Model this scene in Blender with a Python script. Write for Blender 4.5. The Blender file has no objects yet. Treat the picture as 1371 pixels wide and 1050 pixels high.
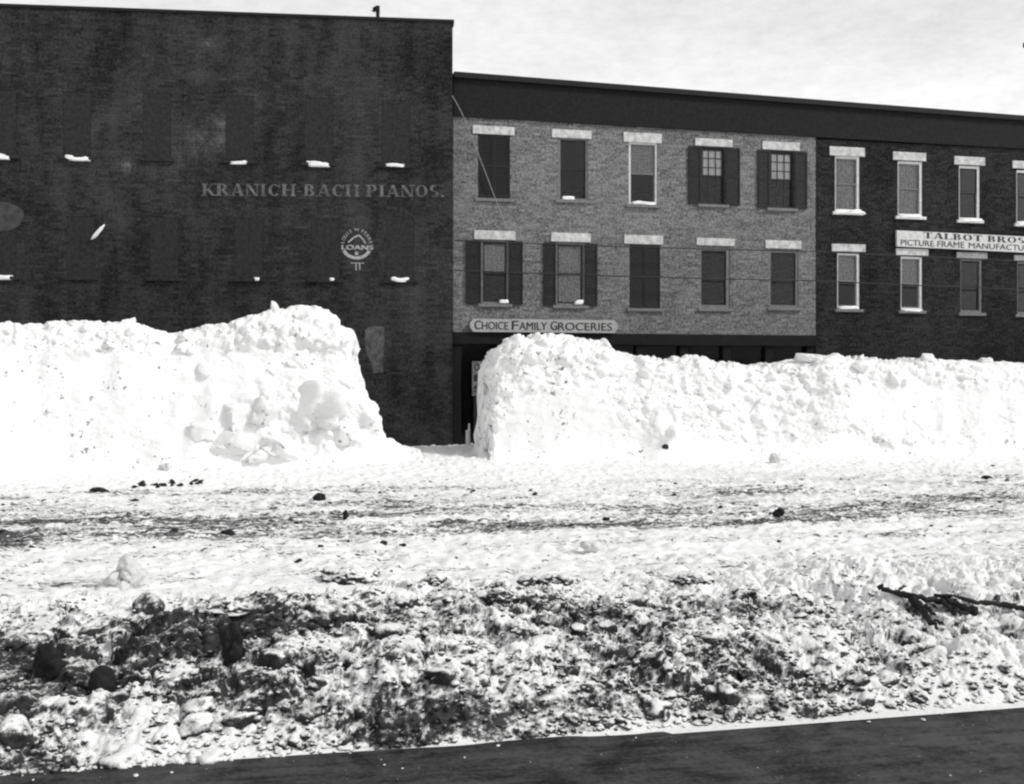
import bpy, bmesh, math, random
import numpy as np
from mathutils import Vector, Matrix
random.seed(7)
rng = np.random.default_rng(11)
S = bpy.context.scene
C = S.collection
# ------------------------------------------------------------------ camera model (photo pixels 1371 x 1050)
F, CX, HY, HC = 1400.0, 685.5, 505.0, 2.2
PHI = math.atan(0.213)                      # street direction
cP, sP = math.cos(PHI), math.sin(PHI)

# ------------------------------------------------------------------ numpy noise
def _h(ix, iy, iz, seed):
    n = (ix*374761393 + iy*668265263 + iz*2147483647 + seed*1274126177) & 0xFFFFFFFF
    n = ((n ^ (n >> 13))*1274126177) & 0xFFFFFFFF
    n = (n ^ (n >> 16)) & 0xFFFFFF
    return n/float(0xFFFFFF)
def vnoise(x, y, z=0.0, seed=0):
    x = np.asarray(x, float); y = np.asarray(y, float); z = np.zeros_like(x)+z
    xi, yi, zi = (np.floor(a).astype(np.int64) for a in (x, y, z))
    fx, fy, fz = x-xi, y-yi, z-zi
    fx, fy, fz = (f*f*f*(f*(f*6-15)+10) for f in (fx, fy, fz))
    r = 0
    for a in (0, 1):
        for b in (0, 1):
            for c in (0, 1):
                w = (fx if a else 1-fx)*(fy if b else 1-fy)*(fz if c else 1-fz)
                r = r + w*_h(xi+a, yi+b, zi+c, seed)
    return r*2-1
def fbm(x, y, z=0.0, seed=0, oct=4, gain=.5):
    r, a, f = 0, 1.0, 1.0
    for o in range(oct):
        r = r + a*vnoise(np.asarray(x)*f, np.asarray(y)*f, np.asarray(z)*f, seed+o*17)
        a *= gain; f *= 2.03
    return r
def worley(x, y, seed=0):
    """rounded lumps: 1 at a lump's centre falling to 0 at its rim, and the lump's random value"""
    x = np.asarray(x, float); y = np.asarray(y, float)
    xi, yi = np.floor(x).astype(np.int64), np.floor(y).astype(np.int64)
    best = np.full(x.shape, 9.0); val = np.zeros(x.shape)
    for a in (-1, 0, 1):
        for b in (-1, 0, 1):
            px = xi+a+_h(xi+a, yi+b, 0*xi, seed); py = yi+b+_h(xi+a, yi+b, 0*xi+5, seed)
            d = (px-x)**2+(py-y)**2
            m = d < best
            best = np.where(m, d, best); val = np.where(m, _h(xi+a, yi+b, 0*xi+9, seed), val)
    return np.sqrt(np.maximum(0, 1-best*1.4)), val
def billow(x, y, z=0.0, seed=0, oct=6, gain=.55):
    """rounded crumbs with sharp creases between them"""
    x = np.asarray(x, float); y = np.asarray(y, float); r, a = 0, 1.0
    for o in range(oct):
        r = r+a*np.abs(vnoise(x, y, z, seed+o*13)); a *= gain
        x, y = (x*.8-y*.6)*2.07+3.1, (x*.6+y*.8)*2.07+1.7
    return r
def sstep(a, b, x):
    t = np.clip((np.asarray(x, float)-a)/(b-a), 0, 1)
    return t*t*(3-2*t)

# ------------------------------------------------------------------ object helpers
def tag(o, label=None, cat=None, group=None, kind=None):
    if label: o['label'] = label
    if cat: o['category'] = cat
    if group: o['group'] = group
    if kind: o['kind'] = kind
    return o
def link(name, me, m=None, parent=None):
    o = bpy.data.objects.new(name, me); C.objects.link(o)
    if m: me.materials.append(m)
    if parent: o.parent = parent
    return o
def empty(name, loc, rz, label, cat, group=None):
    o = bpy.data.objects.new(name, None); C.objects.link(o)
    o.location = loc; o.rotation_euler = (0, 0, rz)
    return tag(o, label, cat, group)
def np_mesh(name, v, faces, smooth=True):
    """v (n,3) array; faces (m,k) array with k = 3 or 4"""
    me = bpy.data.meshes.new(name); n, k = faces.shape
    me.vertices.add(len(v)); me.vertices.foreach_set('co', np.ascontiguousarray(v, dtype=np.float32).ravel())
    me.loops.add(n*k); me.loops.foreach_set('vertex_index', np.ascontiguousarray(faces, dtype=np.int32).ravel())
    me.polygons.add(n)
    me.polygons.foreach_set('loop_start', np.arange(0, n*k, k, dtype=np.int32))
    me.polygons.foreach_set('loop_total', np.full(n, k, dtype=np.int32))
    me.update(calc_edges=True)
    if smooth: me.polygons.foreach_set('use_smooth', np.ones(n, dtype=bool))
    me.validate()
    return me
def grid_faces(nu, nv):
    i = np.arange(nu*nv).reshape(nv, nu)
    return np.stack([i[:-1, :-1], i[:-1, 1:], i[1:, 1:], i[1:, :-1]], -1).reshape(-1, 4)
class MB:
    """collects boxes and prisms; build() links them as one mesh"""
    def __init__(s): s.v = []; s.f = []
    def hexa(s, p):                          # 8 points: bottom ring then top ring
        b = len(s.v); s.v += [tuple(q) for q in p]
        for f in ((3, 2, 1, 0), (4, 5, 6, 7), (0, 1, 5, 4), (1, 2, 6, 5), (2, 3, 7, 6), (3, 0, 4, 7)):
            s.f.append([b+i for i in f])
        return s
    def box(s, x0, x1, y0, y1, z0, z1):
        return s.hexa([(x0, y0, z0), (x1, y0, z0), (x1, y1, z0), (x0, y1, z0), (x0, y0, z1), (x1, y0, z1), (x1, y1, z1), (x0, y1, z1)])
    def prism(s, poly, y0, y1):              # polygon in (x, z), counter-clockwise seen from -y, extruded in y
        b = len(s.v); n = len(poly)
        s.v += [(x, y0, z) for x, z in poly]+[(x, y1, z) for x, z in poly]
        s.f.append(list(range(b, b+n))); s.f.append(list(range(b+2*n-1, b+n-1, -1)))
        for i in range(n):
            j = (i+1) % n
            s.f.append([b+j, b+i, b+n+i, b+n+j])
        return s
    def tube(s, pts, rad, n=8, cap=True):
        P = [Vector(p) for p in pts]; b = len(s.v)
        for i, p in enumerate(P):
            d = (P[min(i+1, len(P)-1)]-P[max(i-1, 0)]).normalized()
            a = d.orthogonal().normalized() if abs(d.z) > .9 else d.cross(Vector((0, 0, 1))).normalized()
            c = d.cross(a); r = rad[i] if hasattr(rad, '__len__') else rad
            for k in range(n):
                q = p+(a*math.cos(2*math.pi*k/n)+c*math.sin(2*math.pi*k/n))*r
                s.v.append(tuple(q))
        for i in range(len(P)-1):
            for k in range(n):
                k2 = (k+1) % n
                s.f.append([b+i*n+k, b+i*n+k2, b+(i+1)*n+k2, b+(i+1)*n+k])
        if cap:
            s.f.append([b+k for k in range(n)][::-1]); s.f.append([b+(len(P)-1)*n+k for k in range(n)])
        return s
    def build(s, name, m, parent=None, bevel=0, smooth=False):
        me = bpy.data.meshes.new(name); me.from_pydata(s.v, [], s.f); me.update()
        bm = bmesh.new(); bm.from_mesh(me)
        bmesh.ops.recalc_face_normals(bm, faces=bm.faces)
        if bevel: bmesh.ops.bevel(bm, geom=list(bm.edges), offset=bevel, segments=1, affect='EDGES', profile=.5)
        bm.to_mesh(me); bm.free()
        if smooth:
            for p in me.polygons: p.use_smooth = True
        return link(name, me, m, parent)

# ------------------------------------------------------------------ materials
class NT:
    def __init__(s, name, bump=None):
        s.m = bpy.data.materials.new(name); s.m.use_nodes = True
        s.t = s.m.node_tree; s.t.nodes.clear()
        s.out = s.n('ShaderNodeOutputMaterial'); s.b = s.n('ShaderNodeBsdfPrincipled')
        s.t.links.new(s.b.outputs[0], s.out.inputs[0])
        s.co = s.n('ShaderNodeTexCoord').outputs['Object']
    def n(s, typ, **kw):
        nd = s.t.nodes.new(typ)
        for k, v in kw.items(): setattr(nd, k, v)
        return nd
    def set(s, sock, v):
        if hasattr(v, 'is_output'): s.t.links.new(v, sock)
        elif isinstance(v, (int, float)) and sock.type == 'RGBA': sock.default_value = (v, v, v, 1)
        else: sock.default_value = v
    def math(s, op, a, b=0.0, c=0.0, clamp=False):
        nd = s.n('ShaderNodeMath', operation=op, use_clamp=clamp)
        for i, v in enumerate((a, b, c)): s.set(nd.inputs[i], v)
        return nd.outputs[0]
    def map(s, scale=(1, 1, 1), loc=(0, 0, 0), vec=None):
        nd = s.n('ShaderNodeMapping'); s.set(nd.inputs[0], vec or s.co)
        nd.inputs['Scale'].default_value = scale; nd.inputs['Location'].default_value = loc
        return nd.outputs[0]
    def noise(s, scale, detail=4, rough=.6, vec=None, dist=0.0):
        nd = s.n('ShaderNodeTexNoise'); s.set(nd.inputs['Vector'], vec or s.co)
        nd.inputs['Scale'].default_value = scale; nd.inputs['Detail'].default_value = detail
        nd.inputs['Roughness'].default_value = rough; nd.inputs['Distortion'].default_value = dist
        return nd.outputs[0]
    def ramp(s, fac, a, b, va=0.0, vb=1.0):   # smooth map from [a,b] to [va,vb]
        nd = s.n('ShaderNodeMapRange', interpolation_type='SMOOTHSTEP')
        for i, v in enumerate((fac, a, b, va, vb)): s.set(nd.inputs[i], v)
        return nd.outputs[0]
    def mix(s, f, a, b):
        nd = s.n('ShaderNodeMix', data_type='FLOAT'); s.set(nd.inputs[0], f); s.set(nd.inputs[2], a); s.set(nd.inputs[3], b)
        return nd.outputs[0]
    def xyz(s):
        nd = s.n('ShaderNodeSeparateXYZ'); s.set(nd.inputs[0], s.co); return nd.outputs
    def bump(s, h, strength, dist):
        nd = s.n('ShaderNodeBump'); nd.inputs['Strength'].default_value = strength; nd.inputs['Distance'].default_value = dist
        s.set(nd.inputs['Height'], h); s.t.links.new(nd.outputs[0], s.b.inputs['Normal'])
    def done(s, col, rough=.8, spec=.3):
        s.set(s.b.inputs['Base Color'], col); s.set(s.b.inputs['Roughness'], rough); s.set(s.b.inputs['Specular IOR Level'], spec)
        return s.m
def plain(name, col, rough=.7, var=.35, scale=14, bump=.15):
    t = NT(name); n = t.noise(scale, 5, .65); n2 = t.noise(scale*6, 3, .7)
    f = t.math('ADD', t.math('MULTIPLY', n, .6), t.math('MULTIPLY', n2, .4))
    if bump: t.bump(n2, bump, .01)
    return t.done(t.ramp(f, .3, .7, col*(1-var), col*(1+var)), rough)
def brick(name, lo, hi, mortar, mot=.5, big=.6, bump=.35, gam=1.0, smudge=()):
    t = NT(name); x, y, z = t.xyz()
    cv = t.n('ShaderNodeCombineXYZ'); t.set(cv.inputs[0], x); t.set(cv.inputs[1], z)
    b = t.n('ShaderNodeTexBrick'); t.set(b.inputs['Vector'], cv.outputs[0])
    b.inputs['Color1'].default_value = (0, 0, 0, 1); b.inputs['Color2'].default_value = (1, 1, 1, 1); b.inputs['Mortar'].default_value = (.5, .5, .5, 1)
    b.inputs['Scale'].default_value = 1; b.inputs['Brick Width'].default_value = .22; b.inputs['Row Height'].default_value = .075
    b.inputs['Mortar Size'].default_value = .006; b.inputs['Mortar Smooth'].default_value = .3
    tint = t.n('ShaderNodeRGBToBW'); t.set(tint.inputs[0], b.outputs['Color'])
    n1 = t.noise(15, 5, .82); n2 = t.noise(.38, 5, .66, dist=.8); n3 = t.noise(40, 3, .75); n4 = t.noise(1.0, 4, .6, vec=t.map((2.2, 1, .35)))
    def c(n, k): return t.math('MULTIPLY', t.math('SUBTRACT', n, .5), k)
    f = t.math('ADD', t.math('MULTIPLY', t.math('SUBTRACT', tint.outputs[0], .5), .26), t.math('ADD', c(n1, mot*2.6), c(n3, mot*1.5)))
    f = t.math('ADD', t.math('ADD', f, .5), t.math('ADD', c(n2, big*1.3), c(n4, big*.7)))
    f = t.math('POWER', t.ramp(f, 0.0, 1.0, 0, 1), gam)
    col = t.mix(f, lo, hi)
    for (su, sz, an, ru, rz, amt) in smudge:   # worn, lime-stained patches of the wall
        du = t.math('SUBTRACT', x, su); dz = t.math('SUBTRACT', z, sz); ca, sa = math.cos(an), math.sin(an)
        p = t.math('DIVIDE', t.math('ADD', t.math('MULTIPLY', du, ca), t.math('MULTIPLY', dz, sa)), ru)
        q = t.math('DIVIDE', t.math('SUBTRACT', t.math('MULTIPLY', dz, ca), t.math('MULTIPLY', du, sa)), rz)
        g = t.math('EXPONENT', t.math('MULTIPLY', t.math('ADD', t.math('MULTIPLY', p, p), t.math('MULTIPLY', q, q)), -1.0))
        g = t.math('MULTIPLY', g, t.ramp(t.math('ADD', t.noise(2.3, 6, .8), c(n3, .6)), .38, .72, 0, amt))
        col = t.math('ADD', col, g)
    col = t.mix(t.math('MULTIPLY', b.outputs['Fac'], .5), col, mortar)
    t.bump(t.math('ADD', t.math('MULTIPLY', b.outputs['Fac'], -1.0), n1), bump, .006)
    return t.done(col, .9, .12)
def snow_mat(name, flecks=.0, albedo=.86, bumpd=.03, fine=22, band=False):
    t = NT(name); n1 = t.noise(fine, 6, .7); n2 = t.noise(4.5, 5, .6)
    a = t.noise(9, 4, .62); b = t.noise(1.1, 3, .5)
    m = t.ramp(t.math('ADD', a, t.math('MULTIPLY', b, .35)), .83-flecks, .93-flecks, 0, .85)  # sparse dark flecks; on the banks they paint in the crevice shade
    if band:                                # sledge ruts with dirt ground in, along the street
        x, y, z = t.xyz()
        cv = t.n('ShaderNodeCombineXYZ')
        wob = t.math('MULTIPLY', t.math('SUBTRACT', t.noise(.22, 3, .5), .5), 2.2)
        yy = t.math('ADD', y, wob)
        tot = None
        for pos, sig, w in ((14.4, .72, .235), (16.2, .62, .20), (17.9, 1.0, .16), (12.8, .5, .11), (19.8, .6, .12), (11.0, .9, .09), (15.3, .5, .1)):
            d = t.math('DIVIDE', t.math('SUBTRACT', yy, pos), sig)
            g = t.math('MULTIPLY', t.math('EXPONENT', t.math('MULTIPLY', t.math('MULTIPLY', d, d), -1.0)), w)
            tot = g if tot is None else t.math('ADD', tot, g)
        left = t.ramp(x, -8, 5, 1.22, .80)
        st = t.noise(1.0, 6, .78, vec=t.map((1.5, 8.5, 8.5)), dist=.3); cl = t.noise(.5, 3, .5, vec=t.map((.6, 1.6, 1)))
        st2 = t.noise(1.0, 4, .75, vec=t.map((14, 26.0, 14.0)))
        v = t.math('ADD', t.math('ADD', t.math('MULTIPLY', st, .90), t.math('MULTIPLY', st2, .75)), t.math('ADD', t.math('MULTIPLY', tot, left), t.math('MULTIPLY', t.math('SUBTRACT', cl, .5), .5)))
        mm = t.ramp(v, .945, 1.07, 0, .97)
        far = t.ramp(y, 20.6, 22.2, 1, 0)
        m = t.math('MAXIMUM', m, t.math('MULTIPLY', mm, far))
    t.bump(t.math('ADD', t.math('MULTIPLY', n1, .5), n2), .55, bumpd)
    return t.done(t.mix(m, albedo, .045), .85, .2)
def rubble_mat(name='dirty_snow', zoned=True):
    t = NT(name); x, y, z = t.xyz()
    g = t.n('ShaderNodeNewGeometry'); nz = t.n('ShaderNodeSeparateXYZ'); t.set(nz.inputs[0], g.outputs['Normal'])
    isl = g.outputs['Random Per Island']
    a = t.noise(5.5, 6, .68, dist=.5, vec=t.map((.75, 1.35, 1.35))); b = t.noise(.9, 4, .65, dist=.3, vec=t.map((.7, 1.5, 1.2))); c = t.noise(26, 4, .7)
    e = t.noise(17, 5, .75, dist=.2)
    v = t.math('ADD', t.math('MULTIPLY', a, .62), t.math('ADD', t.math('MULTIPLY', t.math('ADD', b, t.math('MULTIPLY', t.math('SUBTRACT', b, .5), .5)), .75), t.math('ADD', t.math('MULTIPLY', c, .52), t.math('MULTIPLY', e, .46))))
    v = t.math('ADD', v, t.math('MULTIPLY', t.math('SUBTRACT', isl, .5), .13))
    v = t.math('ADD', v, t.math('MULTIPLY', t.math('SUBTRACT', .75, nz.outputs[2]), .34))   # whiter on upward faces, darker on sides and undersides
    zone = t.math('MULTIPLY', t.ramp(y, 7.2, 9.2, .09, -.24), 1.0)
    side = t.ramp(x, 1.6, 4.8, .01, -.09)
    if zoned: v = t.math('ADD', v, t.math('ADD', t.math('ADD', zone, side), -.068))
    else: v = t.math('ADD', v, -.10)
    edge = t.ramp(t.math('ADD', y, t.math('MULTIPLY', b, .5)), 6.38, 6.52, -.26, 0)
    if zoned: v = t.math('ADD', v, edge)
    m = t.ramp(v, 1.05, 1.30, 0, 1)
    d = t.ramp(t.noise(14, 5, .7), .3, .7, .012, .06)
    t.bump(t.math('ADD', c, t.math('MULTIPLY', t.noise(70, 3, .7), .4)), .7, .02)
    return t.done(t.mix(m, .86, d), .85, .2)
M = {}
M['tan'] = brick('light_painted_brick', .035, .285, .125, 1.0, .3, .5)
M['darkbrick'] = brick('sooty_brick', .004, .05, .014, .9, .5, gam=1.7)
M['frieze'] = plain('frieze_paint', .0075, .85, .8, 12)
M['coping'] = plain('coping_iron', .008, .7, .4, 5)
M['stone'] = plain('pale_stone', .50, .8, .42, 7)
M['stonedim'] = plain('soiled_stone', .30, .8, .4, 9)
M['white'] = plain('white_paint', .62, .6, .25, 12)
M['greypaint'] = plain('grey_paint', .16, .7, .35, 12)
M['darkpaint'] = plain('dark_paint', .018, .6, .5, 10)
M['shutter'] = plain('shutter_paint', .009, .65, .5, 14)
M['tallshut'] = plain('tall_shutter_paint', .0225, .9, .7, 11)
M['shop'] = plain('shopfront_paint', .0055, .85, .6, 5)
M['roof'] = plain('roof_tin', .05, .7, .3, 3)
M['lace'] = plain('lace_curtain', .36, .9, .75, 22)
M['lacebright'] = plain('white_curtain', .85, .9, .12, 20)
M['board'] = plain('sign_board_paint', .58, .6, .22, 8)
M['boarddim'] = plain('old_sign_board_paint', .36, .7, .22, 8)
M['oldboard'] = plain('dim_upright_board_paint', .17, .85, .7, 9)
M['ink'] = plain('sign_lettering_paint', .02, .6, .4, 18)
M['faded'] = plain('faded_wall_lettering', .115, .85, .8, 5)
M['emblem'] = plain('emblem_paint', .36, .85, .45, 14)
M['poster'] = plain('torn_poster_paper', .085, .9, .8, 7)
M['ghost'] = plain('faded_roundel_paint', .055, .9, .5, 6)
M['wood'] = plain('weathered_wood', .012, .8, .5, 16)
M['wire'] = plain('tarred_wire', .03, .7, .2, 9)
M['frostwire'] = plain('frosted_wire', .25, .8, .2, 9)
M['clod'] = plain('frozen_earth_and_holes', .016, .9, .6, 18, .6)  # real clods, and the painted dark of holes in heap and bank
M['snow'] = snow_mat('bank_snow', .03)
M['sillsnow'] = snow_mat('sill_snow', -.3, .86, .01, 40)
M['greysnow'] = snow_mat('soiled_snow_block', -.05, .62, .03, 18)
M['road'] = snow_mat('road_snow', .02, .86, .02, 30, True)
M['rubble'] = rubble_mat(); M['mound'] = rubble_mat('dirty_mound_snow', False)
M['blocksnow'] = snow_mat('packed_snow_block', .0, .78, .05, 26)
def pavement_mat():
    t = NT('wet_flagstone'); a = t.noise(1.7, 6, .7, dist=.8); b = t.noise(26, 5, .8); c = t.noise(4.0, 5, .7, vec=t.map((.5, 3.0, 1)))
    spk = t.math('MAXIMUM', t.ramp(t.noise(30, 2, .5), .73, .78, 0, 1), t.math('MULTIPLY', t.ramp(t.noise(2.6, 6, .75, vec=t.map((1, 3.5, 1)), dist=1.0), .64, .76, 0, .35), t.ramp(t.noise(45, 3, .7), .42, .6, 0, 1)))
    f = t.math('ADD', t.math('ADD', t.math('MULTIPLY', a, .5), t.math('MULTIPLY', b, .35)), t.math('MULTIPLY', c, .35))
    col = t.ramp(f, .47, .70, .003, .068)
    t.bump(b, .3, .006)
    return t.done(t.mix(t.math('MULTIPLY', spk, .7), col, .7), .62, .18)
M['pave'] = pavement_mat()
def glass_mat(name='window_glass', gloss=.5):
    m = bpy.data.materials.new(name); m.use_nodes = True; t = m.node_tree; t.nodes.clear()
    o = t.nodes.new('ShaderNodeOutputMaterial'); mx = t.nodes.new('ShaderNodeMixShader'); fr = t.nodes.new('ShaderNodeFresnel'); fr.inputs[0].default_value = 1.45
    tr = t.nodes.new('ShaderNodeBsdfTransparent'); tr.inputs[0].default_value = (.96, .96, .96, 1)
    gl = t.nodes.new('ShaderNodeBsdfGlossy'); gl.inputs['Roughness'].default_value = .08; gl.inputs[0].default_value = (gloss, gloss, gloss, 1)
    nz = t.nodes.new('ShaderNodeTexNoise'); nz.inputs['Scale'].default_value = 2.5
    bp = t.nodes.new('ShaderNodeBump'); bp.inputs['Strength'].default_value = .12; bp.inputs['Distance'].default_value = .02
    t.links.new(nz.outputs[0], bp.inputs['Height']); t.links.new(bp.outputs[0], gl.inputs['Normal'])
    t.links.new(fr.outputs[0], mx.inputs[0]); t.links.new(tr.outputs[0], mx.inputs[1]); t.links.new(gl.outputs[0], mx.inputs[2]); t.links.new(mx.outputs[0], o.inputs[0])
    return m
M['glass'] = glass_mat(); M['dimglass'] = glass_mat('dim_shop_glass', .16)  # shop panes reflect less so the front stays dark

# ------------------------------------------------------------------ lumps
def ico(sub):
    bm = bmesh.new(); bmesh.ops.create_icosphere(bm, subdivisions=sub, radius=1)
    v = np.array([x.co[:] for x in bm.verts]); f = np.array([[q.index for q in p.verts] for p in bm.faces]); bm.free()
    return v, f
ICO = {k: ico(k) for k in (1, 2, 3, 4)}
POOL = {}
def lump_verts(sub, size, seed, rough=.35, blocky=.0):
    if sub == 1:                             # tiny crumbs share forty shapes
        k = seed % 40
        if k not in POOL: POOL[k] = lump_shape(1, k, rough, blocky)
        v, f = POOL[k]
    else: v, f = lump_shape(sub, seed, rough, blocky)
    return v*np.array(size), f
def lump_shape(sub, seed, rough, blocky):
    v, f = ICO[sub]; v = v.copy()
    if blocky:
        m = np.abs(v).max(1, keepdims=True); v = v*(1-blocky)+v/m*blocky*.85
    d = fbm(v[:, 0]*1.3+seed*3.1, v[:, 1]*1.3, v[:, 2]*1.3+seed, seed, 4, .55)
    v = v*(1+rough*d)[:, None]
    if sub >= 4: v = v*(1+.13*np.tanh(1.5*(billow(v[:, 0]*2.6+seed, v[:, 1]*2.6+v[:, 2]*1.7, v[:, 2]*2.6, seed+3, 5, .6)-.6)))[:, None]
    if sub >= 3 and blocky > 0:              # broken faces
        g = np.random.default_rng(seed*7+1)
        for _ in range(int(5+blocky*9)):
            n = g.normal(size=3); n /= np.linalg.norm(n); dd = g.uniform(.55, .95)
            v = v-n*np.maximum(0, v @ n-dd)[:, None]*.93
        v = v+.02*np.stack([vnoise(v[:, 0]*6+k, v[:, 1]*6, v[:, 2]*6, seed+k) for k in range(3)], -1)
    return v, f
def rotm(rz, rx=0, ry=0):
    return np.array((Matrix.Rotation(rz, 3, 'Z') @ Matrix.Rotation(rx, 3, 'X') @ Matrix.Rotation(ry, 3, 'Y')))
def lump(name, loc, size, m, seed, sub=4, rough=.35, blocky=0., rot=(0, 0, 0), parent=None, taper=0.):
    v, f = lump_verts(sub, size, seed, rough, blocky)
    if taper: v[:, :2] *= (1-taper*np.clip(v[:, 2:]/size[2]*.5+.5, 0, 1))
    v = v @ rotm(*rot).T
    o = link(name, np_mesh(name, v, f), m, parent); o.location = loc
    return o

# ------------------------------------------------------------------ ground and snow surfaces in street coordinates (s along, t across)
def to_world(s, t): return s*cP-t*sP, s*sP+t*cP
def px_to_s(px, t):
    u = (px-CX)/F; Y = t/(cP-u*sP); return Y*(u*cP+sP)
def crest_profile(pts, t):
    s = []; z = []
    for px, py in pts:
        u = (px-CX)/F; Y = t/(cP-u*sP)
        s.append(Y*(u*cP+sP)); z.append(HC+(HY-py)/F*Y)
    return np.array(s), np.array(z)
def base_h(s, t):
    s = np.asarray(s, float); t = np.asarray(t, float)
    wob = .18*vnoise(s*.6, s*0+3.3, 0, 41)+.05*vnoise(s*3.1, s*0, 0, 42)
    e = t-6.2-np.clip(wob, -.12, .2)*.6
    ridge = sstep(0, .55, e)*.24+sstep(.3, 1.5, e)*.16
    ridge = ridge*(1-sstep(8.0, 10.6, t))+.07*sstep(8, 10.6, t)
    ridge = ridge*(1+.28*vnoise(s*.7, t*.8, 0, 44))
    return ridge+.36*sstep(19.5, 25.2, t)
def rough_h(s, t):
    near = 1-sstep(8.2, 10.2, t); k = sstep(6.2, 6.55, t)
    w1, v1 = worley(s*4.2+vnoise(s*3, t*3, 0, 3)*.5, t*4.2+vnoise(s*3, t*3, 0, 4)*.5, 5)
    w2, v2 = worley(s*9, t*9, 7)
    bl = .52+.5*np.tanh(2.2*(billow(s*4.2, t*4.2, 0, 6, 6, .58)-.6))
    h = near*(w1*v1*v1*.10+.13*(bl-.52)+.06*(billow(s*1.3, t*1.3, 0, 206, 2)-.4)+.05*fbm(s*1.4, t*1.4, 0, 8, 2, .6))
    mid = np.exp(-((t-9.9)/.8)**2)
    h = h+mid*.05*np.maximum(0, bl-.5)
    h = h+(1-near)*(.020*fbm(s*1.3, t*3.8, 0, 9, 5, .6)+.045*np.maximum(0, billow(s*4.5, t*6.5, 0, 119, 5, .55)-.45)*(.4+.6*sstep(-.3, .5, vnoise(s*.5, t*1.1, 0, 120)))+.022*np.maximum(0, fbm(s*3, t*5, 0, 19, 3))**2+.03*w2*(v2 > .86))
    for pos, sig, dep in ((14.4, .4, .014), (16.1, .4, .012), (18.2, .5, .01)):
        tt = t+2.2*.5*vnoise(s*.22, t*0, 0, 77)*.2
        h = h-dep*np.exp(-((tt-pos)/sig)**2)*(.6+.5*vnoise(s*2.1, t*3, 0, 12))
    pits = 0
    return h*k
LEFT = [(-400, 446), (-120, 440), (0, 434), (25, 431), (38, 437), (60, 438), (70, 433), (110, 432), (150, 429), (178, 430), (200, 437), (220, 447), (237, 451), (262, 443), (290, 439), (315, 435), (330, 428), (345, 422), (360, 418), (388, 418), (405, 410), (425, 412), (442, 421), (454, 433), (463, 449), (470, 470), (480, 495), (487, 520), (492, 545), (500, 570), (509, 585), (522, 594), (540, 600), (640, 612)]
RIGHT = [(560, 612), (630, 608), (638, 596), (641, 560), (643, 522), (647, 500), (653, 485), (662, 471), (675, 460), (685, 454), (700, 455), (712, 451), (728, 455), (750, 460), (780, 462), (792, 463), (805, 473), (830, 482), (865, 487), (900, 488), (915, 485), (930, 487), (940, 491), (1000, 491), (1020, 488), (1040, 484), (1062, 482), (1070, 477), (1095, 478), (1108, 483), (1150, 486), (1200, 484), (1225, 482), (1256, 482), (1300, 484), (1340, 486), (1371, 487), (1500, 488), (1800, 490)]
LS, LZ = crest_profile(LEFT, 23.9); RS, RZ = crest_profile(RIGHT, 24.3)
def bank_h(s, t, side):
    s = np.asarray(s, float); t = np.asarray(t, float)
    b = base_h(s, t)
    if side == 'L':
        ws = s+.10*fbm(t*1.7, s*0+1, 0, 51, 3); cz = np.interp(ws, LS, LZ)
        f0 = 22.35+.5*sstep(-8, -4, s)+.16*vnoise(s*.45, t*0, 0, 52)+.10*fbm(s*1.3, t*2.2, 0, 152, 2)
    else:
        ws = s+.07*fbm(t*1.7, s*0+1, 0, 53, 3)-np.where(t > 24.3, .175, -.10)*(t-24.3); cz = np.interp(ws, RS, RZ)
        f0 = 22.75+.16*vnoise(s*.45, t*0, 0, 54)+.08*fbm(s*1.3, t*2.2, 0, 154, 2)
    p = np.clip((t-f0)/(23.9-f0), 0, 1)
    up = (1-(1-p)**1.9)*(.25+.75*sstep(0, .3, p))
    if side == 'R': up = (1-(1-p)**3.0)*(.3+.7*sstep(0, .22, p))
    back = 1-sstep(24.4, 25.5, t)
    return b+np.maximum(cz-b, -.02)*up*back-.03*(1-up)-.05*(t > 25.45)
def hit(px, py, fn, t0=5.5, t1=26.5):
    u = (px-CX)/F; w = (HY-py)/F
    Y = np.linspace(t0/(cP-u*sP), t1/(cP-u*sP), 2400); X = u*Y; Z = HC+w*Y
    s = X*cP+Y*sP; t = -X*sP+Y*cP
    g = fn(s, t) > Z
    i = int(np.argmax(g)) if g.any() else len(Y)-1
    return Vector((X[i], Y[i], Z[i]))
ground_fn = lambda s, t: base_h(s, t)+rough_h(s, t)
left_fn = lambda s, t: np.maximum(bank_h(s, t, 'L'), base_h(s, t))
right_fn = lambda s, t: np.maximum(bank_h(s, t, 'R'), base_h(s, t))

def street_obj(name, v, f, m):
    o = link(name, np_mesh(name, v, f), m); o.rotation_euler = (0, 0, PHI); return o
def merge_lumps(V, Fc, items):
    """items: (x, y, z, size3, sub, seed, rough, blocky, rot) appended to a triangle/quad soup"""
    off = 0; vs = []; fs = []
    for (x, y, z, sz, sub, seed, ro, bl, rot) in items:
        v, f = lump_verts(sub, sz, seed, ro, bl)
        vs.append(v @ rotm(*rot).T+np.array((x, y, z))); fs.append(f+off); off += len(v)
    return np.concatenate(vs), np.concatenate(fs)

# big ground sheet to the horizon
g = MB(); g.v = [(-900, -300, -.06), (900, -300, -.06), (900, 1500, -.06), (-900, 1500, -.06)]; g.f = [[0, 1, 2, 3]]
tag(g.build('ground', M['sillsnow']), kind='structure')
# wet pavement the photographer stands on
nu, nv = 60, 30
S_, T_ = np.meshgrid(np.linspace(-14, 14, nu), np.linspace(-6, 6.75, nv))
pv = np.stack([S_, T_, .006*fbm(S_*.8, T_*.8, 0, 61, 3)], -1).reshape(-1, 3)
o = tag(street_obj('pavement', pv, grid_faces(nu, nv), M['pave']), kind='structure')
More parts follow.
